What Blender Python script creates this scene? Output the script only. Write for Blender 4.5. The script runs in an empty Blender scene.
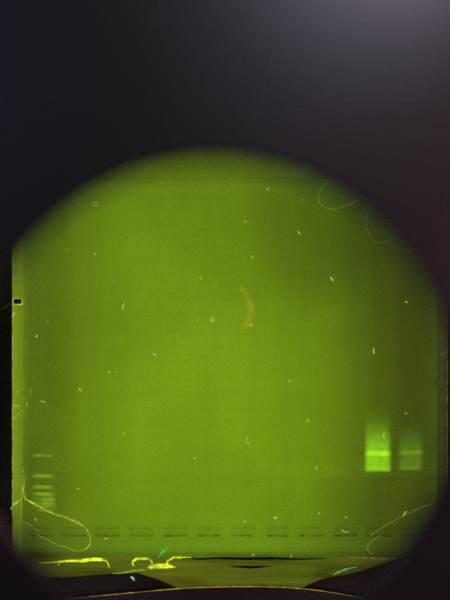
import bpy, bmesh, math, random
from mathutils import Vector, noise
random.seed(7)
SC = bpy.context.scene
C = SC.collection

# ------------------------------------------------------------------ camera
S = 0.15 / 450.0          # metres per photo pixel on the gel surface
D = 0.16                  # lens to gel surface
cam_d = bpy.data.cameras.new('camera')
cam = bpy.data.objects.new('camera', cam_d); C.objects.link(cam)
cam.location = (0, 0, D)
cam_d.sensor_width = 36; cam_d.sensor_fit = 'AUTO'
cam_d.lens = 36 * D / 0.2
cam_d.clip_start = 0.002; cam_d.clip_end = 20
cam_d.dof.use_dof = True
cam_d.dof.focus_distance = D
cam_d.dof.aperture_fstop = cam_d.lens / 3.3
SC.camera = cam

# ------------------------------------------------------------------ world, exposure
w = bpy.data.worlds.new('World'); SC.world = w; w.use_nodes = True
w.node_tree.nodes['Background'].inputs[0].default_value = (0.6, 0.7, 1, 1)
w.node_tree.nodes['Background'].inputs[1].default_value = 0.004
SC.view_settings.view_transform = 'Standard'
SC.view_settings.look = 'None'
SC.view_settings.exposure = 0
SC.view_settings.gamma = 1
SC.render.engine = 'CYCLES'
SC.cycles.use_denoising = False
SC.cycles.max_bounces = 6
SC.cycles.sample_clamp_indirect = 2

# ------------------------------------------------------------------ lamps
ZP = 0.123                # underside of the hood's top plate


def area(name, loc, target, size, power, col, sy=None, spread=180):
    l = bpy.data.lights.new(name, 'AREA')
    l.shape = 'RECTANGLE'; l.size = size; l.size_y = sy or size
    l.energy = power; l.color = col; l.spread = math.radians(spread)
    o = bpy.data.objects.new(name, l); C.objects.link(o)
    o.location = loc
    o.rotation_euler = (Vector(target) - Vector(loc)).to_track_quat('-Z', 'Y').to_euler()
    return o


def P(px, py, z=0.0):
    f = S * (D - z) / D
    return Vector(((px - 225) * f, (300 - py) * f, z))


# tubes inside the transilluminator, under the gel
a = P(205, 445, -0.064)
area('tube_light', a, (a.x, a.y, 0), 0.12, 0.0335, (0.54, 1.0, 0.006), 0.10)
a = P(185, 250, -0.065)
area('tube_light', a, (a.x, a.y, 0), 0.09, 0.0215, (0.55, 1.0, 0.015), 0.10)
# room light falling on the outside of the hood, never straight down the port
area('room_light', (0.175, 0.44, 0.55), (0.0, 0.0, 0.133), 0.20, 1.85, (0.86, 0.76, 1.0), 0.10)
area('room_light', (0.080, 0.010, 0.162), (0.0, 0.0, 0.133), 0.03, 0.055, (1.0, 0.45, 0.48))
area('room_light', (-0.07, 0.045, 0.165), (0.0, 0.01, 0.133), 0.03, 0.016, (0.25, 0.60, 1.0))
# fill lamps added inside the hood to lift the dark holder
area('hood_fill_light', (-0.07, -0.150, 0.030), (0.0, -0.05, 0.0), 0.04, 0.017, (0.95, 0.72, 0.90))
area('hood_fill_light', (0.07, -0.150, 0.030), (0.0, -0.05, 0.0), 0.04, 0.021, (1.0, 0.66, 0.68))


# ------------------------------------------------------------------ helpers
def new_mat(name):
    m = bpy.data.materials.new(name); m.use_nodes = True
    nt = m.node_tree
    for n in list(nt.nodes): nt.nodes.remove(n)
    out = nt.nodes.new('ShaderNodeOutputMaterial')
    return m, nt, out


class N:
    """tiny node-graph helper"""
    def __init__(s, nt): s.nt = nt

    def node(s, t, **kw):
        n = s.nt.nodes.new(t)
        for k, v in kw.items(): setattr(n, k, v)
        return n

    def put(s, sock, v):
        if isinstance(v, bpy.types.NodeSocket): s.nt.links.new(v, sock)
        else: sock.default_value = v

    def m(s, op, a, b=0.0, c=0.0):
        n = s.node('ShaderNodeMath', operation=op)
        s.put(n.inputs[0], a); s.put(n.inputs[1], b); s.put(n.inputs[2], c)
        return n.outputs[0]

    def ss(s, x, a, b, lo=0.0, hi=1.0):
        n = s.node('ShaderNodeMapRange', interpolation_type='SMOOTHERSTEP')
        s.put(n.inputs['Value'], x)
        n.inputs['From Min'].default_value = a; n.inputs['From Max'].default_value = b
        n.inputs['To Min'].default_value = lo; n.inputs['To Max'].default_value = hi
        return n.outputs['Result']

    def noise(s, vec, scale, detail=3, sc=(1, 1, 1)):
        mp = s.node('ShaderNodeMapping'); mp.inputs['Scale'].default_value = sc
        s.put(mp.inputs['Vector'], vec)
        n = s.node('ShaderNodeTexNoise'); n.inputs['Scale'].default_value = scale
        n.inputs['Detail'].default_value = detail
        s.put(n.inputs['Vector'], mp.outputs[0])
        return n.outputs['Fac']

    def mixc(s, f, a, b):
        n = s.node('ShaderNodeMix', data_type='RGBA')
        s.put(n.inputs['Factor'], f); s.put(n.inputs['A'], a); s.put(n.inputs['B'], b)
        return n.outputs['Result']


def plastic(name, col, rough=0.5, bump=0.0, bscale=900, spec=0.5, var=0.15):
    m, nt, out = new_mat(name); g = N(nt)
    b = g.node('ShaderNodeBsdfPrincipled')
    tc = g.node('ShaderNodeTexCoord')
    n = g.noise(tc.outputs['Object'], 60, 4)
    c1 = tuple(c * (1 - var) for c in col) + (1,)
    c2 = tuple(c * (1 + var) for c in col) + (1,)
    g.put(b.inputs['Base Color'], g.mixc(n, c1, c2))
    b.inputs['Roughness'].default_value = rough
    b.inputs['Specular IOR Level'].default_value = spec
    if bump:
        bp = g.node('ShaderNodeBump'); bp.inputs['Strength'].default_value = bump
        bp.inputs['Distance'].default_value = 0.0002
        g.put(bp.inputs['Height'], g.noise(tc.outputs['Object'], bscale, 2))
        g.put(b.inputs['Normal'], bp.outputs[0])
    nt.links.new(b.outputs[0], out.inputs[0])
    return m


def glow(name, col, strength, base=(0.3, 0.35, 0.1)):
    m, nt, out = new_mat(name); g = N(nt)
    b = g.node('ShaderNodeBsdfPrincipled')
    b.inputs['Base Color'].default_value = (*base, 1)
    b.inputs['Roughness'].default_value = 0.6
    tc = g.node('ShaderNodeTexCoord')
    n = g.noise(tc.outputs['Object'], 700, 3)
    g.put(b.inputs['Emission Color'], (*col, 1))
    n2 = g.noise(tc.outputs['Object'], 180, 2)
    g.put(b.inputs['Emission Strength'], g.m('MULTIPLY', g.ss(n, 0.3, 0.7, strength * 0.55, strength * 1.3), g.ss(n2, 0.3, 0.62, 0.5, 1.15)))
    nt.links.new(b.outputs[0], out.inputs[0])
    return m


def faint(name, col, strength):
    m, nt, out = new_mat(name)
    e = nt.nodes.new('ShaderNodeEmission'); e.inputs[0].default_value = (*col, 1); e.inputs[1].default_value = strength
    t = nt.nodes.new('ShaderNodeBsdfTransparent'); ad = nt.nodes.new('ShaderNodeAddShader')
    nt.links.new(t.outputs[0], ad.inputs[0]); nt.links.new(e.outputs[0], ad.inputs[1]); nt.links.new(ad.outputs[0], out.inputs[0])
    return m


def obj(name, bm, mat, parent=None, smooth=False):
    me = bpy.data.meshes.new(name)
    bmesh.ops.recalc_face_normals(bm, faces=bm.faces)
    bm.to_mesh(me); bm.free()
    if smooth:
        for p in me.polygons: p.use_smooth = True
    me.materials.append(mat)
    o = bpy.data.objects.new(name, me); C.objects.link(o)
    if parent: o.parent = parent
    return o


def thing(name, label, cat, group=None, loc=(0, 0, 0)):
    o = bpy.data.objects.new(name, None); C.objects.link(o)
    o.empty_display_size = 0.01; o.location = loc
    tag(o, label, cat, group); return o


def tag(o, label, cat, group=None):
    o['label'] = label; o['category'] = cat
    if group: o['group'] = group
    return o


def box(bm, x0, y0, z0, x1, y1, z1, bev=0.0):
    vs = [bm.verts.new((x, y, z)) for z in (z0, z1) for y in (y0, y1) for x in (x0, x1)]
    f = [(0, 1, 3, 2), (4, 5, 7, 6), (0, 1, 5, 4), (2, 3, 7, 6), (0, 2, 6, 4), (1, 3, 7, 5)]
    fs = [bm.faces.new([vs[i] for i in q]) for q in f]
    if bev:
        es = {e for q in fs for e in q.edges}
        bmesh.ops.bevel(bm, geom=list(es), offset=bev, segments=2, affect='EDGES')


def prism(bm, pts, z0, z1, bev=0.0):
    """closed outline of (x, y) points extruded from z0 to z1"""
    lo = [bm.verts.new((x, y, z0)) for x, y in pts]
    hi = [bm.verts.new((x, y, z1)) for x, y in pts]
    n = len(pts)
    bm.faces.new(lo); top = bm.faces.new(hi)
    for i in range(n):
        bm.faces.new((lo[i], lo[(i + 1) % n], hi[(i + 1) % n], hi[i]))
    if bev:
        bmesh.ops.bevel(bm, geom=list(top.edges), offset=bev, segments=2, affect='EDGES')


def catmull(pts, n=8, closed=False):
    out = []
    m = len(pts)
    for i in range(m if closed else m - 1):
        if closed: p = [pts[(i + k - 1) % m] for k in range(4)]
        else: p = [pts[max(0, min(m - 1, i + k - 1))] for k in range(4)]
        for j in range(n):
            t = j / n
            out.append(tuple(0.5 * ((2 * b) + (c - a) * t + (2 * a - 5 * b + 4 * c - d) * t * t + (3 * b - a - 3 * c + d) * t ** 3)
                             for a, b, c, d in zip(*p)))
    if not closed: out.append(tuple(pts[-1]))
    return out


def tube(bm, pts, rad, seg=8, flat=1.0, closed=False):
    """pts: list of Vectors; rad: function of 0..1 or number"""
    rings = []
    n = len(pts)
    for i, p in enumerate(pts):
        if closed: t = (pts[(i + 1) % n] - pts[(i - 1) % n]).normalized()
        else: t = (pts[min(n - 1, i + 1)] - pts[max(0, i - 1)]).normalized()
        s = t.cross(Vector((0, 0, 1)))
        s = s.normalized() if s.length > 1e-6 else Vector((1, 0, 0))
        u = s.cross(t).normalized()
        r = rad(i / (n - 1)) if callable(rad) else rad
        rings.append([bm.verts.new(p + s * r * math.cos(a) + u * r * flat * math.sin(a))
                      for a in (2 * math.pi * k / seg for k in range(seg))])
    for i in range(n if closed else n - 1):
        A, B = rings[i], rings[(i + 1) % n]
        for k in range(seg):
            bm.faces.new((A[k], A[(k + 1) % seg], B[(k + 1) % seg], B[k]))
    if not closed:
        bm.faces.new(rings[0]); bm.faces.new(rings[-1])


# ------------------------------------------------------------------ materials
def gel_material(name='stained_agarose', dark=1.0, ior=1.4):
    """stained agarose: lets the tubes below shine through, wet skin on top.
    Lanes and the dye front are the gel's own stain, in the gel's own coordinates."""
    m, nt, out = new_mat(name); g = N(nt)
    tc = g.node('ShaderNodeTexCoord')
    sx = g.node('ShaderNodeSeparateXYZ'); nt.links.new(tc.outputs['Object'], sx.inputs[0])
    px = g.m('MULTIPLY_ADD', sx.outputs[0], 1 / S, 225)
    py = g.m('MULTIPLY_ADD', sx.outputs[1], -1 / S, 300)
    wob = g.m('MULTIPLY', g.m('SUBTRACT', g.noise(tc.outputs['Object'], 30, 2), 0.5), 16)
    x = g.m('ADD', px, wob)
    # marker lane on the left: more dye taken up, so less glow
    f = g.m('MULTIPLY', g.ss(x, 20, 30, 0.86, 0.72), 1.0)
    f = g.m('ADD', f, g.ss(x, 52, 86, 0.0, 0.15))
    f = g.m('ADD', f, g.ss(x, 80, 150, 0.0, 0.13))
    lowl = g.m('MULTIPLY', g.ss(py, 405, 470, 0, 1), g.ss(px, 58, 24, 0, 0.2))
    f = g.m('MULTIPLY', f, g.m('SUBTRACT', 1.0, lowl))
    # depleted lanes on the right
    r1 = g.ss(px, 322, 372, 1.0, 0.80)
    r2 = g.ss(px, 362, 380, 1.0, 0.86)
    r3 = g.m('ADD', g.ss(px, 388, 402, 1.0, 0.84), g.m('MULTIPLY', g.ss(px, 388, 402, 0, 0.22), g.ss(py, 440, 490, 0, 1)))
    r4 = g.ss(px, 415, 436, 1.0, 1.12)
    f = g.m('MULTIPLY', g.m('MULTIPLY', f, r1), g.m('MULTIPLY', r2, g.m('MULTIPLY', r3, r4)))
    # dye front below the run
    front = g.m('MULTIPLY', g.ss(py, 474, 480, 0, 1), g.ss(px, 300, 340, 0.02, 0.12))
    f = g.m('MULTIPLY', f, g.m('SUBTRACT', 1.0, front))
    # darker patch in the far right part
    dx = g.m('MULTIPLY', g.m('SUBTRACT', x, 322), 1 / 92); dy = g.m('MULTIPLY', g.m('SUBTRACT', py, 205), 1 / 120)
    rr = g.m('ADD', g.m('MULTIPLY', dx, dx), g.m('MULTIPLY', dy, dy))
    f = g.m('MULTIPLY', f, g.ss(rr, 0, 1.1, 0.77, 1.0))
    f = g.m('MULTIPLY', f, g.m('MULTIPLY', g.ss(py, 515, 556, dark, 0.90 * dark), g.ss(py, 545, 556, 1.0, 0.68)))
    # mottling, faint casting streaks
    n1 = g.noise(tc.outputs['Object'], 22, 4)
    n2 = g.noise(tc.outputs['Object'], 700, 2)
    n3 = g.noise(tc.outputs['Object'], 40, 3, (6, 0.25, 1))
    n4 = g.noise(tc.outputs['Object'], 40, 3, (0.25, 6, 1))
    for n, lo, hi in ((n1, 0.91, 1.09), (n2, 0.98, 1.02), (n3, 0.98, 1.02), (n4, 0.985, 1.015)):
        f = g.m('MULTIPLY', f, g.ss(n, 0.25, 0.75, lo, hi))
    brown = g.ss(px, 290, 430, 0, 0.8)
    left = g.ss(px, 110, 30, 0, 0.35)
    hue = g.m('MAXIMUM', brown, left)
    col = g.mixc(hue, (0.60, 0.60, 0.52, 1), (0.56, 0.44, 1.0, 1))
    sc = g.node('ShaderNodeVectorMath', operation='SCALE')
    nt.links.new(col, sc.inputs[0]); g.put(sc.inputs['Scale'], f)
    tr = g.node('ShaderNodeBsdfTranslucent'); nt.links.new(sc.outputs[0], tr.inputs[0])
    em = g.node('ShaderNodeEmission'); em.inputs[0].default_value = (0.5, 0.6, 0.30, 1)
    em.inputs[1].default_value = 0.016
    ad = g.node('ShaderNodeAddShader')
    nt.links.new(tr.outputs[0], ad.inputs[0]); nt.links.new(em.outputs[0], ad.inputs[1])
    gl = g.node('ShaderNodeBsdfGlossy'); gl.inputs['Roughness'].default_value = 0.03
    gl.inputs[0].default_value = (1, 1, 1, 1)
    fr = g.node('ShaderNodeFresnel'); fr.inputs[0].default_value = ior
    mx = g.node('ShaderNodeMixShader')
    nt.links.new(fr.outputs[0], mx.inputs[0]); nt.links.new(ad.outputs[0], mx.inputs[1]); nt.links.new(gl.outputs[0], mx.inputs[2])
    nt.links.new(mx.outputs[0], out.inputs[0])
    return m


def translucent(name, col, em=0.0, ecol=(0.5, 0.6, 0.2), rough=0.15, ior=1.2, streak=(1, 1, 1), var=0.25):
    m, nt, out = new_mat(name); g = N(nt)
    tc = g.node('ShaderNodeTexCoord')
    n = g.noise(tc.outputs['Object'], 60, 4, streak)
    c = g.mixc(g.ss(n, 0.3, 0.7), tuple(v * (1 - var) for v in col) + (1,), tuple(v * (1 + var) for v in col) + (1,))
    tr = g.node('ShaderNodeBsdfTranslucent'); nt.links.new(c, tr.inputs[0])
    e = g.node('ShaderNodeEmission'); e.inputs[0].default_value = (*ecol, 1); e.inputs[1].default_value = em
    ad = g.node('ShaderNodeAddShader'); nt.links.new(tr.outputs[0], ad.inputs[0]); nt.links.new(e.outputs[0], ad.inputs[1])
    gl = g.node('ShaderNodeBsdfGlossy'); gl.inputs['Roughness'].default_value = rough
    fr = g.node('ShaderNodeFresnel'); fr.inputs[0].default_value = ior
    mx = g.node('ShaderNodeMixShader')
    nt.links.new(fr.outputs[0], mx.inputs[0]); nt.links.new(ad.outputs[0], mx.inputs[1]); nt.links.new(gl.outputs[0], mx.inputs[2])
    nt.links.new(mx.outputs[0], out.inputs[0])
    return m


def band_material(name, col, strength, ex=0.12, ey=0.35, streaks=0.0, fade=False):
    """glowing DNA: adds its own light, soft edges in the band's own coordinates"""
    m, nt, out = new_mat(name); g = N(nt)
    tc = g.node('ShaderNodeTexCoord')
    s = g.node('ShaderNodeSeparateXYZ'); nt.links.new(tc.outputs['Generated'], s.inputs[0])
    u, v = s.outputs[0], s.outputs[1]
    mu = g.m('MULTIPLY', g.ss(u, 0, ex), g.ss(u, 1, 1 - ex))
    if fade:   # sharp lower front, long soft tail upwards
        mv = g.m('MULTIPLY', g.ss(v, 0, 0.09), g.ss(v, 1.0, 0.25))
    else:
        mv = g.m('MULTIPLY', g.ss(v, 0, ey), g.ss(v, 1, 1 - ey))
    k = g.m('MULTIPLY', mu, mv)
    if streaks:
        n = g.noise(tc.outputs['Object'], 60, 3, (0.4, 14, 1))
        k = g.m('MULTIPLY', k, g.ss(n, 0.3, 0.7, 1 - streaks, 1 + streaks))
        n = g.noise(tc.outputs['Object'], 60, 3, (12, 0.4, 1))
        k = g.m('MULTIPLY', k, g.ss(n, 0.3, 0.7, 1 - streaks * .5, 1 + streaks * .5))
    n = g.noise(tc.outputs['Object'], 400, 2)
    k = g.m('MULTIPLY', k, g.ss(n, 0.3, 0.7, 0.9, 1.1))
    e = g.node('ShaderNodeEmission'); e.inputs[0].default_value = (*col, 1)
    g.put(e.inputs[1], g.m('MULTIPLY', k, strength))
    t = g.node('ShaderNodeBsdfTransparent')
    ad = g.node('ShaderNodeAddShader'); nt.links.new(t.outputs[0], ad.inputs[0]); nt.links.new(e.outputs[0], ad.inputs[1])
    nt.links.new(ad.outputs[0], out.inputs[0])
    return m


M_hood = plastic('black_hood_plastic', (0.013, 0.0125, 0.0125), 0.345, 0.15, 1200, 0.5)
M_deck = plastic('blue_black_filter_glass', (0.055, 0.050, 0.060), 0.6, 0, spec=0.0)
M_holder = plastic('black_holder', (0.065, 0.055, 0.058), 0.6, 0.3, 600, 0.1)
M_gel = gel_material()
M_wall = translucent('tray_wall', (0.56, 0.50, 0.3), 0.17, (0.62, 1.0, 0.05), rough=0.4, streak=(3, .4, 1), var=0.06)  # wall's own glow put in for the light it would pipe
M_wall_dim = translucent('tray_wall_dim', (0.36, 0.26, 0.9), 0.050, (0.78, 1.0, 0.08), rough=0.4, streak=(3, .4, 1), var=0.06)  # right wall, with less glow painted in
M_shelf = translucent('tray_shelf', (0.42, 0.29, 1.5), 0.010, (0.6, 0.5, 0.3), 0.1, 1.3, (0.3, 6, 1), 0.22)
M_shelf_top = translucent('tray_shelf_far', (0.54, 0.50, 0.6), 0.01, rough=0.1, var=0.05)
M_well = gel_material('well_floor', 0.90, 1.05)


def absorb_material(name, col, ex, ey, nsc=(1, 0.6, 1), nf=420):
    """thin patch of painted shade: takes light away, soft edged in its own coordinates"""
    m, nt, out = new_mat(name); g = N(nt)
    tc = g.node('ShaderNodeTexCoord')
    q = g.node('ShaderNodeSeparateXYZ'); nt.links.new(tc.outputs['Generated'], q.inputs[0])
    u, v = q.outputs[0], q.outputs[1]
    k = g.m('MULTIPLY', g.m('MULTIPLY', g.ss(u, 0, ex), g.ss(u, 1, 1 - ex)), g.m('MULTIPLY', g.ss(v, 0, ey), g.ss(v, 1, 1 - ey)))
    n = g.noise(tc.outputs['Object'], nf, 3, nsc)
    k = g.m('MULTIPLY', k, g.ss(n, 0.3, 0.7, 0.15, 1.1))
    t = g.node('ShaderNodeBsdfTransparent')
    nt.links.new(g.mixc(k, (1, 1, 1, 1), (*col, 1)), t.inputs[0])
    nt.links.new(t.outputs[0], out.inputs[0])
    return m


M_lip_shade = absorb_material('well_lip_shade', (0.50, 0.53, 0.5), 0.14, 0.45)  # shade of the well walls, painted as soft dark strips
M_lip_shade_far = absorb_material('well_far_lip_shade', (0.80, 0.82, 0.8), 0.10, 0.45)
M_lip_shade_dim = absorb_material('well_lip_shade_dim', (0.66, 0.68, 0.6), 0.12, 0.45)

# ------------------------------------------------------------------ setting: the instrument's top
TRAY_X0, TRAY_X1 = P(13, 0, 0).x, P(447, 0, 0).x
ZB = -0.006
bm = bmesh.new()
# four slabs round the window that the tray covers
ox0, ox1, oy0, oy1 = TRAY_X0 + 0.001, TRAY_X1 - 0.001, P(0, 604, ZB).y, 0.078
R = 0.26
box(bm, -R, oy1, ZB - 0.006, R, R, ZB)
box(bm, -R, -R, ZB - 0.006, R, oy0, ZB)
box(bm, -R, oy0, ZB - 0.006, ox0, oy1, ZB)
box(bm, ox1, oy0, ZB - 0.006, R, oy1, ZB)
o = obj('platform', bm, M_deck); o['kind'] = 'structure'
bm = bmesh.new()
t = 0.004; zb = -0.10
box(bm, -R, -R, zb, R, -R + t, ZB - 0.0062)
box(bm, -R, R - t, zb, R, R, ZB - 0.0062)
box(bm, -R, -R + t, zb, -R + t, R - t, ZB - 0.0062)
box(bm, R - t, -R + t, zb, R, R - t, ZB - 0.0062)
box(bm, -R, -R, zb - t, R, R, zb - 0.0001)
o = obj('platform_base', bm, M_holder); o['kind'] = 'structure'

# ------------------------------------------------------------------ viewing hood
hood = thing('viewing_hood', 'black viewing hood whose round port frames the glowing gel, out of focus', 'hood')
pc = P(214, 397, ZP); pr = 237 * S * (D - ZP) / D
SEG = 160
prof_plate = [(pr, ZP), (pr + 0.0003, ZP + 0.0004), (pr + 0.0040, ZP + 0.0012), (0.085, ZP + 0.0013), (0.087, ZP - 0.001), (0.085, ZP - 0.0005)]


def lathe(bm, prof, cx, cy, closed=True, a0=0, a1=2 * math.pi, seg=SEG):
    full = abs(a1 - a0 - 2 * math.pi) < 1e-6
    cnt = seg if full else seg + 1
    rings = []
    for i in range(cnt):
        a = a0 + (a1 - a0) * i / seg
        rings.append([bm.verts.new((cx + r * math.cos(a), cy + r * math.sin(a), z)) for r, z in prof])
    k = len(prof)
    for i in range(seg):
        A, B = rings[i], rings[(i + 1) % cnt]
        for j in range(k if closed else k - 1):
            bm.faces.new((A[j], A[(j + 1) % k], B[(j + 1) % k], B[j]))
    if not full and closed:
        bm.faces.new(rings[0]); bm.faces.new(rings[-1])


bm = bmesh.new(); lathe(bm, prof_plate, pc.x, pc.y); obj('top_plate', bm, M_hood, hood, False)
bm = bmesh.new()
lathe(bm, [(0.0872, ZP - 0.001), (0.215, ZB + 0.004), (0.218, ZB + 0.004), (0.0895, ZP)], pc.x, pc.y)
obj('shroud', bm, M_hood, hood, True)
bm = bmesh.new()
lathe(bm, [(0.212, ZB + 0.0001), (0.232, ZB + 0.0001), (0.232, ZB + 0.0035), (0.212, ZB + 0.0035)], pc.x, pc.y)
obj('base_flange', bm, M_holder, hood, False)
# cover above the port baffle: its inner edge overhangs the baffle a little and its underside carries added amber glow strips that the wet gel mirrors
ZC = 0.132
cc = P(214, 397, ZC); cr = 237 * S * (D - ZC) / D
bm = bmesh.new()
lathe(bm, [(cr, ZC), (cr + 0.00003, ZC + 0.0003), (0.03, ZC + 0.00035), (0.078, ZC + 0.0003), (0.0835, ZP + 0.0014), (0.0825, ZP + 0.0014), (0.077, ZC)], cc.x, cc.y)
collar = obj('top_cover', bm, M_hood, hood, False)
M_amber = glow('added_amber_glow', (1.0, 0.30, 0.02), 4.6)
def arc_strip(r_in, wmax, a0, a1, mat, label):
    bm = bmesh.new(); NS = 40; rings = []
    for i in range(NS + 1):
        a = math.radians(a0 + (a1 - a0) * i / NS)
        wd = wmax * math.sin(math.pi * i / NS) ** 0.8 + 0.00005
        r0, r1 = r_in - wd / 2, r_in + wd / 2
        rings.append([bm.verts.new((cc.x + r * math.cos(a), cc.y + r * math.sin(a), z)) for r, z in
                      ((r0, ZC - 0.0001), (r1, ZC - 0.0001), (r1, ZC - 0.0005), (r0, ZC - 0.0005))])
    for i in range(NS):
        for j in range(4):
            bm.faces.new((rings[i][j], rings[i][(j + 1) % 4], rings[i + 1][(j + 1) % 4], rings[i + 1][j]))
    bm.faces.new(rings[0]); bm.faces.new(rings[-1])
    obj('added_glow_strip', bm, mat, collar)['label'] = label
arc_strip(cr + 0.0026, 0.0034, -50, 62, M_amber, 'added glow strip for the inner arc of the amber crescent mirrored in the gel')
M_ghost = glow('added_dim_amber_glow', (1.0, 0.55, 0.08), 0.45)
arc_strip(cr + 0.0030, 0.0030, 62, 300, M_ghost, 'added glow strip for the dim remainder of the ring mirrored in the gel')
arc_strip(cr + 0.0052, 0.0022, -34, 80, M_amber, 'added glow strip for the outer arc of the amber crescent mirrored in the gel')

# ------------------------------------------------------------------ gel tray
tray = thing('gel_tray', 'clear casting tray holding the gel, its left wall a bright strip', 'tray')
bm = bmesh.new()
ya, yb = P(0, 556, 0).y, 0.085
NW = 90
def strip(bm, xa, xb, y0, y1, z0, z1, jit=0.00012, seed=0):
    """long wall with slightly uneven edges"""
    prev = None
    for i in range(NW + 1):
        y = y0 + (y1 - y0) * i / NW
        j0 = jit * noise.noise(Vector((y * 160, seed, 0))); j1 = jit * noise.noise(Vector((y * 160, seed + 7, 0)))
        q = [bm.verts.new(v) for v in ((xa + j0, y, z0), (xb + j1, y, z0), (xb + j1, y, z1), (xa + j0, y, z1))]
        if prev:
            for k in range(4): bm.faces.new((prev[k], prev[(k + 1) % 4], q[(k + 1) % 4], q[k]))
        else: bm.faces.new(q)
        prev = q
    bm.faces.new(prev)
# left wall stops at the peg notch: two lengths, the notch frame between them
xn0, xn1 = TRAY_X0, P(21.6, 0, 0).x
def open_strip(bm, xa, xb, y0, y1, z0, z1, jit, seed):
    prev = None
    for i in range(NW + 1):
        y = y0 + (y1 - y0) * i / NW
        j0 = jit * noise.noise(Vector((y * 160, seed, 0))) ; j1 = jit * noise.noise(Vector((y * 160, seed + 7, 0)))
        q = [bm.verts.new(v) for v in ((xa + j0, y, z0), (xa + j0, y, z1), (xb + j1, y, z1), (xb + j1, y, z0))]
        if prev:
            for k in range(3): bm.faces.new((prev[k], prev[k + 1], q[k + 1], q[k]))
        prev = q
open_strip(bm, xn0, xn1, P(0, 298.6).y, yb, ZB, 0.0006, 0.0002, 1)
obj('side_wall', bm, M_wall, tray)
bm = bmesh.new()
open_strip(bm, xn0, xn1, ya, P(0, 304.4).y, ZB, 0.0006, 0.00025, 1)
obj('side_wall', bm, M_wall, tray)
bm = bmesh.new()
open_strip(bm, P(437, 0).x, TRAY_X1, ya, yb, ZB, 0.0006, 0.0002, 3)
obj('side_wall', bm, M_wall_dim, tray)['label'] = 'dim right wall of the tray'
# tray arrises, their lit look painted as a glow
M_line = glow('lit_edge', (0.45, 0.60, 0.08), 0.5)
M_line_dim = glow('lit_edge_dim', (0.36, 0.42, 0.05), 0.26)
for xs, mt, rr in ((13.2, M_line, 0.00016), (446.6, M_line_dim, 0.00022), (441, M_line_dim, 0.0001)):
    bm = bmesh.new()
    y0 = P(0, 300 if xs > 100 else 515).y; y1 = 0.06
    if xs > 100: y0 = P(0, 520).y
    pts = [Vector((P(xs, 0).x + 0.0001 * noise.noise(Vector((q, xs, 0))), y0 + (y1 - y0) * q / 40, 0.00065)) for q in range(41)]
    tube(bm, pts, lambda t: rr * (0.6 + 0.6 * noise.noise(Vector((t * 30, xs, 3)))**2 + .2), 6)
    obj('edge_glow', bm, mt, tray)
# peg notch on the left wall
bm = bmesh.new(); box(bm, P(15.3, 0).x, P(0, 303.2).y, -0.002, P(19.6, 0).x, P(0, 300.2).y, 0.0003)
nb = obj('peg_notch', bm, M_holder, tray)
bm = bmesh.new()
fr = catmull([(13.2, 299), (17.5, 298.4), (21.8, 299.2), (22.2, 301.5), (21.5, 304.2), (17, 304.4), (13.4, 304)], 5, True)
tube(bm, [P(a, b, 0.0008) for a, b in fr], 0.00024, 6, closed=True)
obj('notch_rim', bm, glow('notch_rim_glow', (0.60, 0.75, 0.04), 1.0), nb)
# near end shelf and far end shelf
ZS = -0.0045
bm = bmesh.new()
def grid_sheet(bm, x0, y0, x1, y1, z, nx=2, ny=2):
    vs = [[bm.verts.new((x0 + (x1 - x0) * i / nx, y0 + (y1 - y0) * j / ny, z)) for i in range(nx + 1)] for j in range(ny + 1)]
    for j in range(ny):
        for i in range(nx): bm.faces.new((vs[j][i], vs[j][i + 1], vs[j + 1][i + 1], vs[j + 1][i]))
grid_sheet(bm, P(10, 0, ZS).x, P(0, 603, ZS).y, P(447, 0, ZS).x, P(0, 552, ZS).y, ZS, 8, 4)
obj('near_shelf', bm, M_shelf, tray)
bm = bmesh.new()
grid_sheet(bm, P(14, 0, ZS).x, P(0, 185, ZS).y, P(446, 0, ZS).x, yb - 0.001, ZS, 4, 4)
obj('far_shelf', bm, M_shelf_top, tray)

# ------------------------------------------------------------------ gel
gel = thing('agarose_gel', 'green glowing gel slab with a row of dark wells along its near end', 'gel')
def patch(name, x0, y0, x1, y1, mat, z=0.00012, th=0.00006, bend=0.0, step=0.0, label=None, parent=None):
    """soft patch of glow or painted shade; bend in px bows its middle down"""
    bm = bmesh.new(); nx = 12
    rows = []
    for i in range(nx + 1):
        x = x0 + (x1 - x0) * i / nx
        u = i / nx; st = max(0.0, min(1.0, (u - 0.32) / 0.2)); st = st * st * (3 - 2 * st)
        d = bend * math.sin(math.pi * u) + step * st
        rows.append([bm.verts.new(P(x, y + d, 0) + Vector((0, 0, z))) for y in (y1, y0)])
    for i in range(nx): bm.faces.new((rows[i][0], rows[i + 1][0], rows[i + 1][1], rows[i][1]))
    o = obj(name, bm, mat, parent or gel)
    if label: o['label'] = label
    return o


starts = [(30.5, 54), (61.5, 86), (95.5, 120), (129.8, 154.3), (163.3, 188), (197, 222), (231, 255.6), (264.8, 289.3),
          (298, 323), (332, 356.4), (365.8, 390), (399.5, 423)]
wy0, wy1 = 527.2, 536.0
xs = sorted(round(q, 3) for q in {22.2, 436.8} | {v for a in starts for v in a} | {22.2 + (436.8 - 22.2) * i / 30 for i in range(1, 30)})
ys = sorted({177.0, 557.4, wy0, wy1} | {177 + (380.4) * i / 24 for i in range(1, 24)})
bm = bmesh.new(); vv = {}
def gx(x, y):   # uneven cast edge
    if y < 178: return -0.6 * noise.noise(Vector((x * .02, 1, 0)))
    if y > 557: return 0.9 * noise.noise(Vector((x * .03, 5, 0)))
    return 0
def gv(x, y, z=0.0):
    k = (round(x, 3), round(y, 3), z)
    if k not in vv:
        p = P(x, y + gx(x, y), 0); vv[k] = bm.verts.new((p.x, p.y, z))
    return vv[k]
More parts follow.
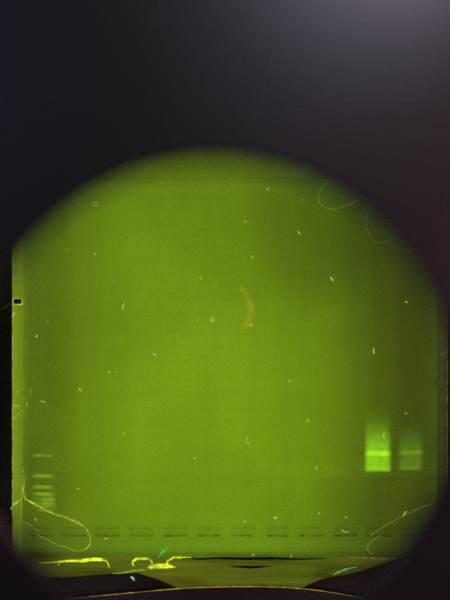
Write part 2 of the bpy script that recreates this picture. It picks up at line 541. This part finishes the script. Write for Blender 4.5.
for i in range(len(xs) - 1):
    for j in range(len(ys) - 1):
        xm, ym = (xs[i] + xs[i + 1]) / 2, (ys[j] + ys[j + 1]) / 2
        if wy0 < ym < wy1 and any(a < xm < b for a, b in starts): continue
        bm.faces.new((gv(xs[i], ys[j]), gv(xs[i + 1], ys[j]), gv(xs[i + 1], ys[j + 1]), gv(xs[i], ys[j + 1])))
ZG = -0.0040
for j in range(len(ys) - 1):
    for x in (xs[0], xs[-1]):
        bm.faces.new((gv(x, ys[j]), gv(x, ys[j + 1]), gv(x, ys[j + 1], ZG), gv(x, ys[j], ZG)))
for i in range(len(xs) - 1):
    for y in (ys[0], ys[-1]):
        bm.faces.new((gv(xs[i], y), gv(xs[i + 1], y), gv(xs[i + 1], y, ZG), gv(xs[i], y, ZG)))
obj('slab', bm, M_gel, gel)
for i, (a, b) in enumerate(starts):
    bm = bmesh.new()
    A, B = P(a, wy0), P(b, wy1); dz = -0.00008
    x0, x1, y1, y0 = A.x, B.x, A.y, B.y
    ins = 0.0
    bot = [bm.verts.new(v) for v in ((x0 - ins, y0 - ins, dz), (x1 + ins, y0 - ins, dz), (x1 + ins, y1 + ins, dz), (x0 - ins, y1 + ins, dz))]
    bm.faces.new(bot)
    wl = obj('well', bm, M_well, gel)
    patch('lip_shade', a - 1.2, wy1 - 2.6, b + 1.2, wy1 + 1.6, M_lip_shade if 4 <= i <= 9 else M_lip_shade_dim, 0.00010, bend=0.25 * math.sin(i * 2.1), parent=wl)
    patch('lip_shade', a - 1.2, wy0 - 1.8, b + 1.2, wy0 + 2.2, M_lip_shade_far, 0.00014, bend=0.3 * math.sin(i * 1.3 + 1), parent=wl)


B_mark = band_material('marker_band', (0.40, 0.74, 0.02), 0.24, 0.38, 0.49)
B_mark_faint = band_material('marker_band_faint', (0.40, 0.74, 0.02), 0.12, 0.35, 0.48)
B_mark_vfaint = band_material('marker_band_barely', (0.40, 0.74, 0.02), 0.04, 0.35, 0.48)
B_smear = band_material('marker_smear', (0.42, 0.66, 0.05), 0.075, 0.25, 0.35, 0.15)
B_l1 = band_material('bright_lane', (0.36, 1.0, 0.01), 0.40, 0.34, 0.3, 0.02, True)
B_l1b = band_material('bright_band', (0.46, 1.0, 0.01), 0.34, 0.24, 0.49)
B_l1f = band_material('bright_front', (0.38, 1.0, 0.01), 0.11, 0.16, 0.49)
B_line = band_material('fine_line', (0.38, 1.0, 0.01), 0.025, 0.12, 0.48)
B_edge = band_material('lane_edge', (0.38, 1.0, 0.01), 0.09, 0.45, 0.3, 0, True)
B_tail = band_material('lane_tail', (0.38, 0.8, 0.02), 0.045, 0.2, 0.48)
B_l2 = band_material('second_lane', (0.42, 0.95, 0.03), 0.11, 0.32, 0.3, 0.03, True)
B_l2b = band_material('second_band', (0.45, 1.0, 0.03), 0.095, 0.25, 0.45)
z = 0.00010
for (x0, yc, x1, h, mt, bd, st) in [
    (30, 455.3, 57, 6, B_mark_faint, 0, 0.6), (31, 455.2, 43, 5, B_mark_faint, 0, 0), (29, 475.0, 57, 7, B_mark, 0, 1.6), (29, 486.0, 57, 7, B_mark, 0, 1.9),
    (29, 492.8, 57, 6.5, B_mark, 0, 2.0), (29, 497.8, 57, 5.5, B_mark_faint, 0, 1.8), (40, 499.4, 57, 4.5, B_mark_faint, .5, 0),
    (29, 501.6, 57, 5.5, B_mark_faint, 0, 1.8), (40, 503.6, 57, 4.5, B_mark_faint, .5, 0), (29, 505.6, 57, 5.5, B_mark_faint, 0, 1.5),
    (34, 509.5, 57, 5, B_mark_faint, 0, 1), (63, 454.5, 72, 5, B_mark_vfaint, 0, 0), 
    ]:
    z += 0.000006; h *= 0.8
    patch('band', x0, yc - h / 2, x1, yc + h / 2, mt, z, bend=bd, step=st)
patch('smear', 40, 488, 57, 511, B_smear, 0.00007)
patch('smear', 361.5, 413, 393.5, 473.5, B_l1, 0.00030, label='brightest lane of smeared glow')
patch('smear', 363, 400, 392, 460, B_tail, 0.00026)
patch('band', 362.5, 448.5, 392.5, 457.5, B_l1b, 0.00034, bend=0.5, label='bright line across the brightest lane')
patch('band', 363.5, 464, 391.5, 472.5, B_l1f, 0.00036)
for q, yy in enumerate((459.0, 462.0, 465.4, 468.6)):
    patch('band', 363, yy - 1.6, 392, yy + 1.6, B_line, 0.00038 + q * 0.00001, bend=0.4)
for xe in (363.5, 384.5):
    patch('smear', xe, 424, xe + 7.5, 473, B_edge, 0.00044)
patch('smear', 394.5, 418, 426, 472, B_l2, 0.00030, label='fainter lane of smeared glow beside the bright one')
patch('band', 396, 448.5, 425, 455.0, B_l2b, 0.00034, bend=.8)
patch('band', 396, 464.5, 425, 471, B_mark_vfaint, 0.00036)

M_shade_film = absorb_material('shade_film', (0.50, 0.48, 0.45), 0.3, 0.48, (0.35, 1.6, 1), 150)  # soft shade along the near end, painted as darkening patches
M_shade_film2 = absorb_material('shade_film_brown', (0.62, 0.48, 0.40), 0.35, 0.48, (0.4, 1.5, 1), 130)
for k, (x0, y0, x1, y1, mt, zz) in enumerate([(170, 547, 345, 570, M_shade_film, 0.0012), (58, 563, 125, 577, M_shade_film, 0.0010), (245, 580, 300, 590, M_shade_film2, 0.0010),
                                            (300, 559, 400, 580, M_shade_film, 0.0014), (140, 570, 215, 588, M_shade_film2, 0.0016), (20, 540, 70, 572, M_shade_film2, 0.0018)]):
    patch('shade_film', x0, y0, x1, y1, mt, zz, parent=tray)

# ------------------------------------------------------------------ near end: holder, puddles, drips
holder = thing('tray_holder', 'black curved holder below the gel with a thin ochre glow painted along its lit edge', 'holder')
ZH = -0.0038
rim_px = [(55, 601), (75, 598.5), (105, 595.5), (140, 592.3), (180, 588.8), (215, 587.3), (250, 586.9), (285, 587.7), (315, 590.3),
          (340, 594.2), (365, 598.4), (385, 602)]
rim = catmull(rim_px, 6)
bm = bmesh.new()
pts = [tuple(P(a, b, ZH).xy) for a, b in rim] + [tuple(P(400, 660, ZH).xy), tuple(P(40, 660, ZH).xy)]
prism(bm, pts, ZH - 0.004, ZH)
bar = obj('front_bar', bm, M_holder, holder)
bm = bmesh.new()
tube(bm, [P(a, b - 0.3, ZH + 0.0001) for a, b in rim[3:-3]], lambda t: 0.00013 * (0.25 + math.sin(math.pi * t) ** 0.6), 8)
M_rim_glow = glow('ochre_rim_glow', (0.60, 0.40, 0.05), 0.62)  # the bar's lit edge, painted as a faint glow
obj('rim_glow_line', bm, M_rim_glow, bar)
M_wing = plastic('holder_wing', (0.050, 0.036, 0.028), 0.6, 0.4, 300, 0.1)
bm = bmesh.new()
wing = [(-6, 545), (10, 566), (40, 577), (62, 578.2), (90, 575.8), (112, 574.3), (134, 572.6), (145, 576), (158, 580), (168, 584.5), (177, 588.2), (140, 592.6), (105, 596), (60, 602), (-6, 606)]
prism(bm, [tuple(P(a, b, ZH - .0004).xy) for a, b in wing], ZH - 0.0046, ZH - .0004)
obj('wing', bm, M_wing, holder)
bm = bmesh.new()
wing = [(303, 588.4), (309, 585), (318, 581), (330, 577.8), (345, 575.6), (362, 571.5), (384, 564), (410, 556), (456, 545), (456, 608), (375, 602), (340, 594.8), (320, 591.4)]
prism(bm, [tuple(P(a, b, ZH - .0004).xy) for a, b in wing], ZH - 0.0046, ZH - .0004)
obj('wing', bm, M_wing, holder)

M_yel = glow('fluorescent_liquid', (0.62, 0.80, 0.01), 1.15)
M_yel2 = glow('fluorescent_liquid_dim', (0.52, 0.66, 0.02), 0.42)
M_org = glow('orange_film', (0.62, 0.50, 0.03), 0.4)
M_dark = plastic('dark_gap', (0.05, 0.05, 0.03), 0.3, 0, spec=0.3)


def ribbon(name, px, rad, mat, label, cat, group=None, flat=0.5, z=0.0002, n=7, parent=None):
    bm = bmesh.new()
    pts = [P(a, b, 0) + Vector((0, 0, z)) for a, b in catmull(px, n)]
    sd = px[0][0] * 1.7
    def rr(t):
        r = rad(t) if callable(rad) else rad
        return r * (0.98 + 0.3 * noise.noise(Vector((t * len(pts) * 0.22, sd, 0))) + 0.12 * noise.noise(Vector((t * len(pts) * 0.9, sd, 5))))
    pts = [q + Vector((0.00022 * noise.noise(Vector((i * 0.21, sd, 1))), 0.00022 * noise.noise(Vector((i * 0.21, sd, 9))), 0)) for i, q in enumerate(pts)]
    tube(bm, pts, rr, 8, flat)
    o = obj(name, bm, mat, parent, True)
    if label: tag(o, label, cat, group)
    return o


G = 'bright liquid trails along the near edge of the gel'
ribbon('liquid_trail', [(38, 562.3), (52, 561.8), (70, 561.0), (85, 560.0), (98, 559.2), (104, 559.8), (108, 562.5), (109, 567.5)],
       lambda t: 0.00010 + 0.00046 * math.sin(math.pi * min(1, t * 1.02)) ** 1.2, M_yel, 'long yellow liquid trail hooking down at its right end, under the left wells', 'liquid', G)
ribbon('liquid_trail', [(134.3, 565.8), (132.7, 562.5), (135, 559.3), (141, 558.2), (147, 558.3), (151, 560.3), (152.2, 564)],
       lambda t: 0.00018 + 0.00026 * math.sin(math.pi * t), M_yel, 'small yellow arch of liquid between the two hooked trails', 'liquid', G)
ribbon('liquid_trail', [(147, 567.2), (155, 565.8), (162, 565.6), (168, 566.0), (176, 566.6)],
       lambda t: 0.00015 + 0.0007 * math.sin(math.pi * (t ** .8)), M_yel, 'thick bright yellow bead of liquid on the gel edge', 'liquid', G, 0.4)
ribbon('liquid_trail', [(166.5, 566), (168, 561), (172, 557.9), (180, 557.2), (191.5, 557.4)],
       lambda t: 0.00036 - 0.00008 * t, M_yel, 'yellow hooked trail bending down at its left end, beside the painted green reflection', 'liquid', G)
ribbon('edge_film', [(112, 573.2), (125, 572), (140, 569.8), (155, 567.9), (176, 567.4)], lambda t: 0.00012 + .00025 * math.sin(math.pi * t), M_yel2,
       'thin dull yellow line running down left from the bright bead', 'liquid', G)
ribbon('dark_gap', [(180, 557.8), (200, 558.2), (225, 557.9), (250, 558.3), (275, 557.9), (300, 558.6), (330, 557.6)],
       lambda t: 0.00004 + 0.00032 * math.sin(math.pi * t) ** .7, M_dark, 'long thin dark gap along the near edge of the gel', 'gap', z=0.0003)
ribbon('dark_puddle', [(229, 565.6), (240, 566.2), (252, 566.5), (262, 566.3), (272, 565.6)],
       lambda t: 0.00004 + 0.00040 * math.sin(math.pi * t), M_dark, 'dark flat lens-shaped puddle below the thin dark gap', 'puddle', z=0.0003, flat=.3)
ribbon('edge_film', [(345, 556.5), (362, 557.2), (378, 557.8), (391, 558.6)], lambda t: 0.00008 + .00018 * math.sin(math.pi * t), M_line_dim,
       'faint ochre line at the near edge, right of the last wells', 'liquid', G)
M_gr = glow('green_fleck_glow', (0.12, 0.85, 0.05), 0.62)  # green reflections, painted as small glowing shapes
M_gr2 = glow('pale_green_fleck_glow', (0.22, 0.95, 0.28), 0.8)
ribbon('green_fleck', [(158, 557.2), (160.5, 554), (163.5, 550.5), (167.5, 547.2)], lambda t: 0.00010 + 0.00064 * math.sin(math.pi * (t ** 1.7 * .90)) ** 1.1, M_gr,
       'painted green reflection shaped like a teardrop above the hooked yellow trail', 'fleck', 'painted green reflection flecks', 0.5, 0.0004)
ribbon('green_fleck', [(129.3, 581.5), (131, 583.4), (133.2, 585.8)], lambda t: 0.00012 + 0.00026 * math.sin(math.pi * t), M_gr2,
       'small painted pale green reflection fleck on the black holder wing at left', 'fleck', 'painted green reflection flecks', 0.5, -0.003)
ribbon('green_fleck', [(335, 580.2), (343, 576.3), (350, 573.9), (359, 572.1)], lambda t: 0.00005 + 0.00022 * math.sin(math.pi * t ** .7), M_gr2,
       'thin painted streak of pale green reflection on the right wing of the black holder', 'fleck', 'painted green reflection flecks', 0.5, -0.003)

# ------------------------------------------------------------------ fibres
F_hi = glow('fibre_bright', (0.58, 0.74, 0.03), 0.62)
F_mid = faint('fibre_mid', (0.62, 0.70, 0.04), 0.11)
F_lo = faint('fibre_dim', (0.5, 0.62, 0.08), 0.06)
G = 'lint fibres lying on the gel'
def fibre(px, r, mat, label, z=0.0006):
    def rad(t, s=random.random() * 50): return r * (0.7 + 0.5 * noise.noise(Vector((t * 14, s, 0))))
    return ribbon('lint_fibre', px, rad, mat, label, 'fibre', G, 1.0, z)
fibre([(24.2, 470), (24.5, 482), (24.3, 492), (26.5, 498), (36, 503.5), (48, 510.5), (60, 514.5), (74, 520), (84, 525.5), (89, 532), (91, 539),
       (89.5, 545), (86, 548.5)], 0.00031, F_hi, 'long bright fibre looping down from the marker lane round the first wells')
fibre([(86, 548.5), (80, 550.3), (72, 548.8), (60, 544.5), (50, 540), (43, 536.5), (36, 533.5)], 0.00020, F_mid, 'dimmer lower return of the loop under the first wells')
fibre([(11.5, 508.5), (15, 503.5), (20, 499.8), (22.8, 496.5)], 0.00036, F_hi, 'short bright crooked fibre crossing the left tray wall near its foot')
fibre([(22.5, 474), (22.2, 490), (22.0, 505), (21.4, 520)], 0.00012, F_mid, 'straight hair-thin line down the inside of the left tray wall')
fibre([(16, 525), (20, 522.4), (26, 521.8), (32, 525), (36, 528.5), (41, 530.5)], 0.00014, F_mid, 'faint curved fibre at the foot of the left tray wall')
fibre([(333.5, 179.5), (327, 184), (320, 190.5), (317.8, 197), (320, 203.5), (326, 208), (333, 209.6), (341, 207.2), (350, 204.3), (357.5, 200.5)],
      0.00016, F_mid, 'U-shaped fibre near the top right edge of the round view')
fibre([(367.5, 213.5), (365.8, 220), (366.5, 229), (370, 237), (375, 242.3), (381, 243.2), (388.5, 240)], 0.00016, F_lo,
      'J-shaped fibre just right of the U-shaped one')
fibre([(370, 534.2), (378, 529), (388, 523), (398, 517.5), (408, 512.5), (420, 507), (432, 502.5)], 0.00017, F_mid,
      'long straight fibre slanting up right past the last wells')
fibre([(379, 535.5), (375, 537.5), (370, 541.5), (367.2, 546), (368, 550.5), (373, 553)], 0.00018, F_mid, 'small C-shaped fibre below the slanting fibre')
fibre([(379, 535.5), (384, 537.8), (391, 538.6)], 0.00011, F_lo, 'tiny dotted fibre end right of the C-shaped fibre')
fibre([(208.5, 275), (211.5, 279), (214, 283.5), (213.8, 290)], 0.00010, F_lo, 'very faint short fibre above the small bright ring')
fibre([(2, 309), (6, 307), (10.5, 303.5)], 0.00012, F_lo, 'dim fibre tail outside the tray beside the peg notch', 0.0002)
fibre([(14.3, 420), (17.5, 415.5), (21, 412), (24.5, 409.5)], 0.00016, F_mid, 'slanted fibre across the left tray wall above the marker lane', 0.001)
fibre([(279, 166), (283, 163), (288, 163.5), (290, 166.5)], 0.00010, F_lo, 'faint arc of fibre at the blurred top of the view')

# ------------------------------------------------------------------ specks
K_hi = glow('lint_bright', (0.62, 0.80, 0.14), 0.85)
K_mid = faint('lint_mid', (0.75, 0.80, 0.15), 0.12)
K_lo = faint('lint_dim', (0.62, 0.70, 0.15), 0.05)
K_white = glow('lint_pale', (0.72, 0.92, 0.15), 0.85)
G = 'lint specks on the gel'
def lump(name, px, py, ln, wd, ang, mat, label, group=G, z=0.0003):
    bm = bmesh.new()
    bmesh.ops.create_icosphere(bm, subdivisions=2, radius=1)
    s = random.random() * 90
    for v in bm.verts:
        k = 1 + 0.35 * noise.noise(v.co * 1.6 + Vector((s, 0, 0)))
        v.co = Vector((v.co.x * ln * S / 2.1 * k, v.co.y * wd * S / 2.2 * k, v.co.z * wd * S / 3 * k))
        v.co.y += 0.10 * ln * S * (v.co.x / (ln * S / 2)) ** 2 * (1 if s > 45 else -1) * (ln > 3)
    o = obj(name, bm, mat, None, True)
    p = P(px, py, 0); o.location = (p.x, p.y, z + wd * S / 3 * 0.8)
    o.rotation_euler.z = math.radians(ang)
    tag(o, label, 'speck', group)
    return o
for px, py, ln, wd, ang, mt, lb in [
    (95.3, 254, 2.4, 1.5, 80, K_hi, 'tiny bright speck below the ring speck at upper left'),
    (123, 306.5, 7.5, 1.3, 78, K_hi, 'upright thin lint sliver left of the orange crescent, the tallest there'),
    (37, 336, 3.8, 1.8, 70, K_hi, 'short bright lint beside the left wall below the peg notch'),
    (48.3, 322, 5, 0.9, 88, K_mid, 'faint upright sliver right of the peg notch'),
    (60.3, 323, 4, 0.9, -60, K_lo, 'faint slanted sliver right of the faint upright one'),
    (109.3, 372, 2.2, 1.7, 80, K_hi, 'bright dot right of centre-left, above the diagonal lint dash'),
    (80.6, 389.8, 6, 1.7, -48, K_hi, 'bold diagonal lint dash in the left part of the gel'),
    (43.3, 401.2, 6.5, 1.1, -14, K_hi, 'nearly level lint dash right of the left wall'),
    (27, 404, 6, 1.2, -72, K_mid, 'slanted lint dash close inside the left wall'),
    (30.6, 391, 6, 0.9, 90, K_mid, 'faint upright lint just above the slanted dash by the left wall'),
    (18.4, 391.5, 5, 1.2, 88, K_mid, 'upright lint on the left tray wall'),
    (16.8, 404.9, 7.5, 1.2, 4, K_hi, 'bright level dash crossing the left tray wall'),
    (14.3, 314.5, 6, 1.4, 70, K_hi, 'bright slanted flake on the outer edge of the left wall under the peg notch'),
    (6.8, 429, 6, 2.8, 25, K_lo, 'dim olive flake on the black platform left of the tray'),
    (252, 257, 3.2, 1.5, 95, K_hi, 'bright speck above and right of the orange crescent'),
    (250.8, 325, 3.4, 3.0, 0, K_mid, 'soft round speck at the lower tip of the orange crescent'),
    (299, 233, 4.6, 1.6, -50, K_hi, 'bright tick-shaped lint upper right of the crescent'),
    (155, 354.2, 4.4, 1.9, -28, K_hi, 'bright oval lint lower left of the small ring'),
    (289.3, 380.4, 2.8, 1.9, 20, K_hi, 'isolated bright dot right of the middle of the gel'),
    (331.8, 278.8, 6.2, 1.7, -55, K_hi, 'bold diagonal lint in the upper right, below the U-shaped fibre'),
    (406, 302, 2.4, 2.0, 0, K_hi, 'bright dot in the dim upper right lane'),
    (373.2, 351, 6.8, 1.9, 90, K_hi, 'bold upright lint in the right part above the bright lane'),
    (245.2, 222, 3.2, 1.6, 20, K_mid, 'dim oval speck in the upper middle of the gel'),
    (267.5, 189.2, 3.2, 1.3, 88, K_hi, 'bright short upright speck near the top edge of the gel'),
    (124.4, 433, 2.4, 1.8, 0, K_mid, 'speck in the lower left, above the looping fibre'),
    (78.3, 488.4, 2.2, 1.8, 0, K_hi, 'bright dot right of the marker bands'),
    (36, 519.3, 3.8, 1.3, -75, K_hi, 'bright sliver inside the looping fibre'),
    (106, 538.2, 5.5, 1.6, -14, K_mid, 'level smudge of lint below the third well'),
    (59, 563.8, 3.8, 1.5, 60, K_hi, 'crumpled lint hanging from the long yellow trail'),
    (247, 437.5, 6, 1.0, 92, K_hi, 'thin upright stem of the tick-shaped lint low in the middle'),
    (247.8, 442.5, 4.5, 1.5, -15, K_hi, 'short foot of the tick-shaped lint low in the middle'),
    (195, 458.2, 2.4, 1.8, 0, K_mid, 'speck lower centre, left of the tick-shaped lint'),
    (275.3, 517.2, 4, 2.3, 0, K_white, 'large pale flake above the eighth well'),
    (244.8, 520.8, 2.6, 1.8, 0, K_hi, 'small bright speck above the seventh well'),
    (253.2, 554.2, 4, 2.0, 5, K_white, 'pale flake on the thin dark gap at the near edge'),
    (291, 556, 3.6, 1.2, 90, K_hi, 'bright upright speck at the right end of the dark gap'),
    (307.3, 420.3, 3.2, 2.8, 0, K_mid, 'soft round speck left of the brightest lane'),
    (383.4, 435.3, 7, 1.0, 90, K_white, 'thin pale upright lint lying on the brightest lane'),
    (316.2, 468, 5, 1.1, 90, K_hi, 'upright lint left of the foot of the brightest lane'),
    (405.4, 412.8, 2.6, 2.2, 0, K_mid, 'dot above the fainter lane'),
    (319, 512.8, 2.4, 1.9, 0, K_hi, 'dot above the ninth well'),
    (346, 516.8, 4, 1.8, -15, K_mid, 'soft oval lint above the tenth well'),
    (404.2, 512.8, 6.5, 1.6, 55, K_hi, 'bright chip sitting on the slanting fibre'),
    (343, 530.6, 5.5, 1.1, -40, K_hi, 'bent lint tick lying in the tenth well'),
    (346.5, 531.6, 6.5, 0.9, 8, K_hi, 'thin level lint crossing the tenth well'),
    (68, 250, 6, 1.6, 12, K_lo, 'dim level smudge near the blurred upper left edge'),
    (201, 278, 3.8, 3.4, 0, K_lo, 'soft dim blob upper left of the orange crescent'),
]:
    lump('lint_speck', px, py, ln, wd, ang, mt, lb, z=-0.0058 if px < 12 else (0.0007 if px < 22 else 0.0002))
for px, py, where in [
    (121, 237, 'right of the upper left ring speck, a little lower'), (161, 219, 'in the upper left, left of the upper middle'),
    (163, 183, 'nearest the top edge of the gel on its left half'), (197, 211, 'upper middle, left of the dim oval speck'),
    (212, 188, 'just under the top edge of the gel, above the middle'), (229, 234, 'below left of the dim oval speck'),
    (239, 273, 'just above the orange crescent'), (175, 313, 'left of the small bright ring'),
    (195, 291, 'above left of the small bright ring'), (116, 372, 'immediately right of the bright dot left of centre'),
    (97, 354, 'above left of the bright dot left of centre'), (110, 362, 'directly above the bright dot left of centre'),
    (50, 365, 'near the left wall, below the short bright lint'), (147, 318, 'right of the tall upright sliver'),
    (148, 265, 'above right of the tall upright sliver'), (317, 300, 'below left of the bold diagonal lint at upper right'),
    (394, 335, 'above right of the bold upright lint'), (50, 446, 'above the topmost marker band'),
    (148, 405, 'below the bright oval lint, lower left of centre'), (105, 484, 'right of the bright dot beside the marker bands'),
    (123, 555, 'between the long yellow trail and the yellow arch'), (182, 492, 'left one of two above the sixth well'),
    (198, 494, 'right one of two above the sixth well'), (203, 543, 'just below the sixth well'),
    (223, 410, 'above left of the tick-shaped lint low in the middle'), (287, 511, 'right of the large pale flake'),
    (310, 442, 'below the soft round speck left of the brightest lane'), (384, 491, 'first below the brightest lane'),
    (372, 500, 'below the left side of the brightest lane, above the fibre'), (393, 487, 'below the gap between the two bright lanes'),
    (442, 469, 'on the right tray wall near its foot'), (293, 193, 'right of the bright upright speck at the top'),
    (303, 200, 'left of the U-shaped fibre'), (224, 169, 'above the top edge of the gel, in the blur'),
    (333, 523, 'left of the bent tick in the tenth well'), (272, 355, 'below right of the orange crescent'),
    (137, 276, 'above the tall upright sliver, to its right'), (66, 418, 'below right of the level dash near the left wall'),
    (165, 440, 'lower left of the middle, left of the lower centre speck'), (262, 480, 'below right of the tick-shaped lint'),
    (60, 286, 'above right of the peg notch'), (120, 340, 'below the tall upright sliver')]:
    lump('faint_speck', px, py, random.uniform(1.4, 2.6), random.uniform(1.1, 1.6), random.uniform(0, 180), K_lo,
         'tiny dim speck ' + where, 'tiny dim dust specks scattered over the gel')
def ring(px, py, r, rx, mat, label, th=0.00016):
    bm = bmesh.new()
    pts = [P(px + rx * math.cos(a) * (1 + .12 * math.sin(3 * a)), py + r * math.sin(a), 0.0003) for a in (2 * math.pi * k / 24 for k in range(24))]
    tube(bm, pts, th, 6, closed=True)
    tag(obj('bubble_ring', bm, mat, None, True), label, 'ring', 'small bubble rings on the gel')
ring(212.3, 319.5, 1.7, 1.5, K_white, 'small bright ring left of the orange crescent', 0.0002)
ring(95.4, 203.8, 1.9, 2.3, K_mid, 'small ring speck near the upper left edge of the gel')
ring(443.3, 354, 1.9, 2.4, K_mid, 'small ring on the right tray wall')

# fine dust nobody could count
bm = bmesh.new()
for i in range(900):
    x, y = random.uniform(24, 435), random.uniform(182, 552)
    r = random.uniform(0.08, 0.22) * S * (1.6 if random.random() < .1 else 1)
    c = P(x, y, 0.0003)
    mtx = [c + Vector((r * a, r * b, r * d)) for a, b, d in ((1, 0, 0), (-1, 0, 0), (0, 1, 0), (0, -1, 0), (0, 0, 1), (0, 0, -1))]
    v = [bm.verts.new(p) for p in mtx]
    for q in ((0, 2, 4), (2, 1, 4), (1, 3, 4), (3, 0, 4), (2, 0, 5), (1, 2, 5), (3, 1, 5), (0, 3, 5)):
        bm.faces.new([v[k] for k in q])
o = obj('fine_dust', bm, K_lo)
tag(o, 'fine dim dust sprinkled over the whole gel', 'dust'); o['kind'] = 'stuff'
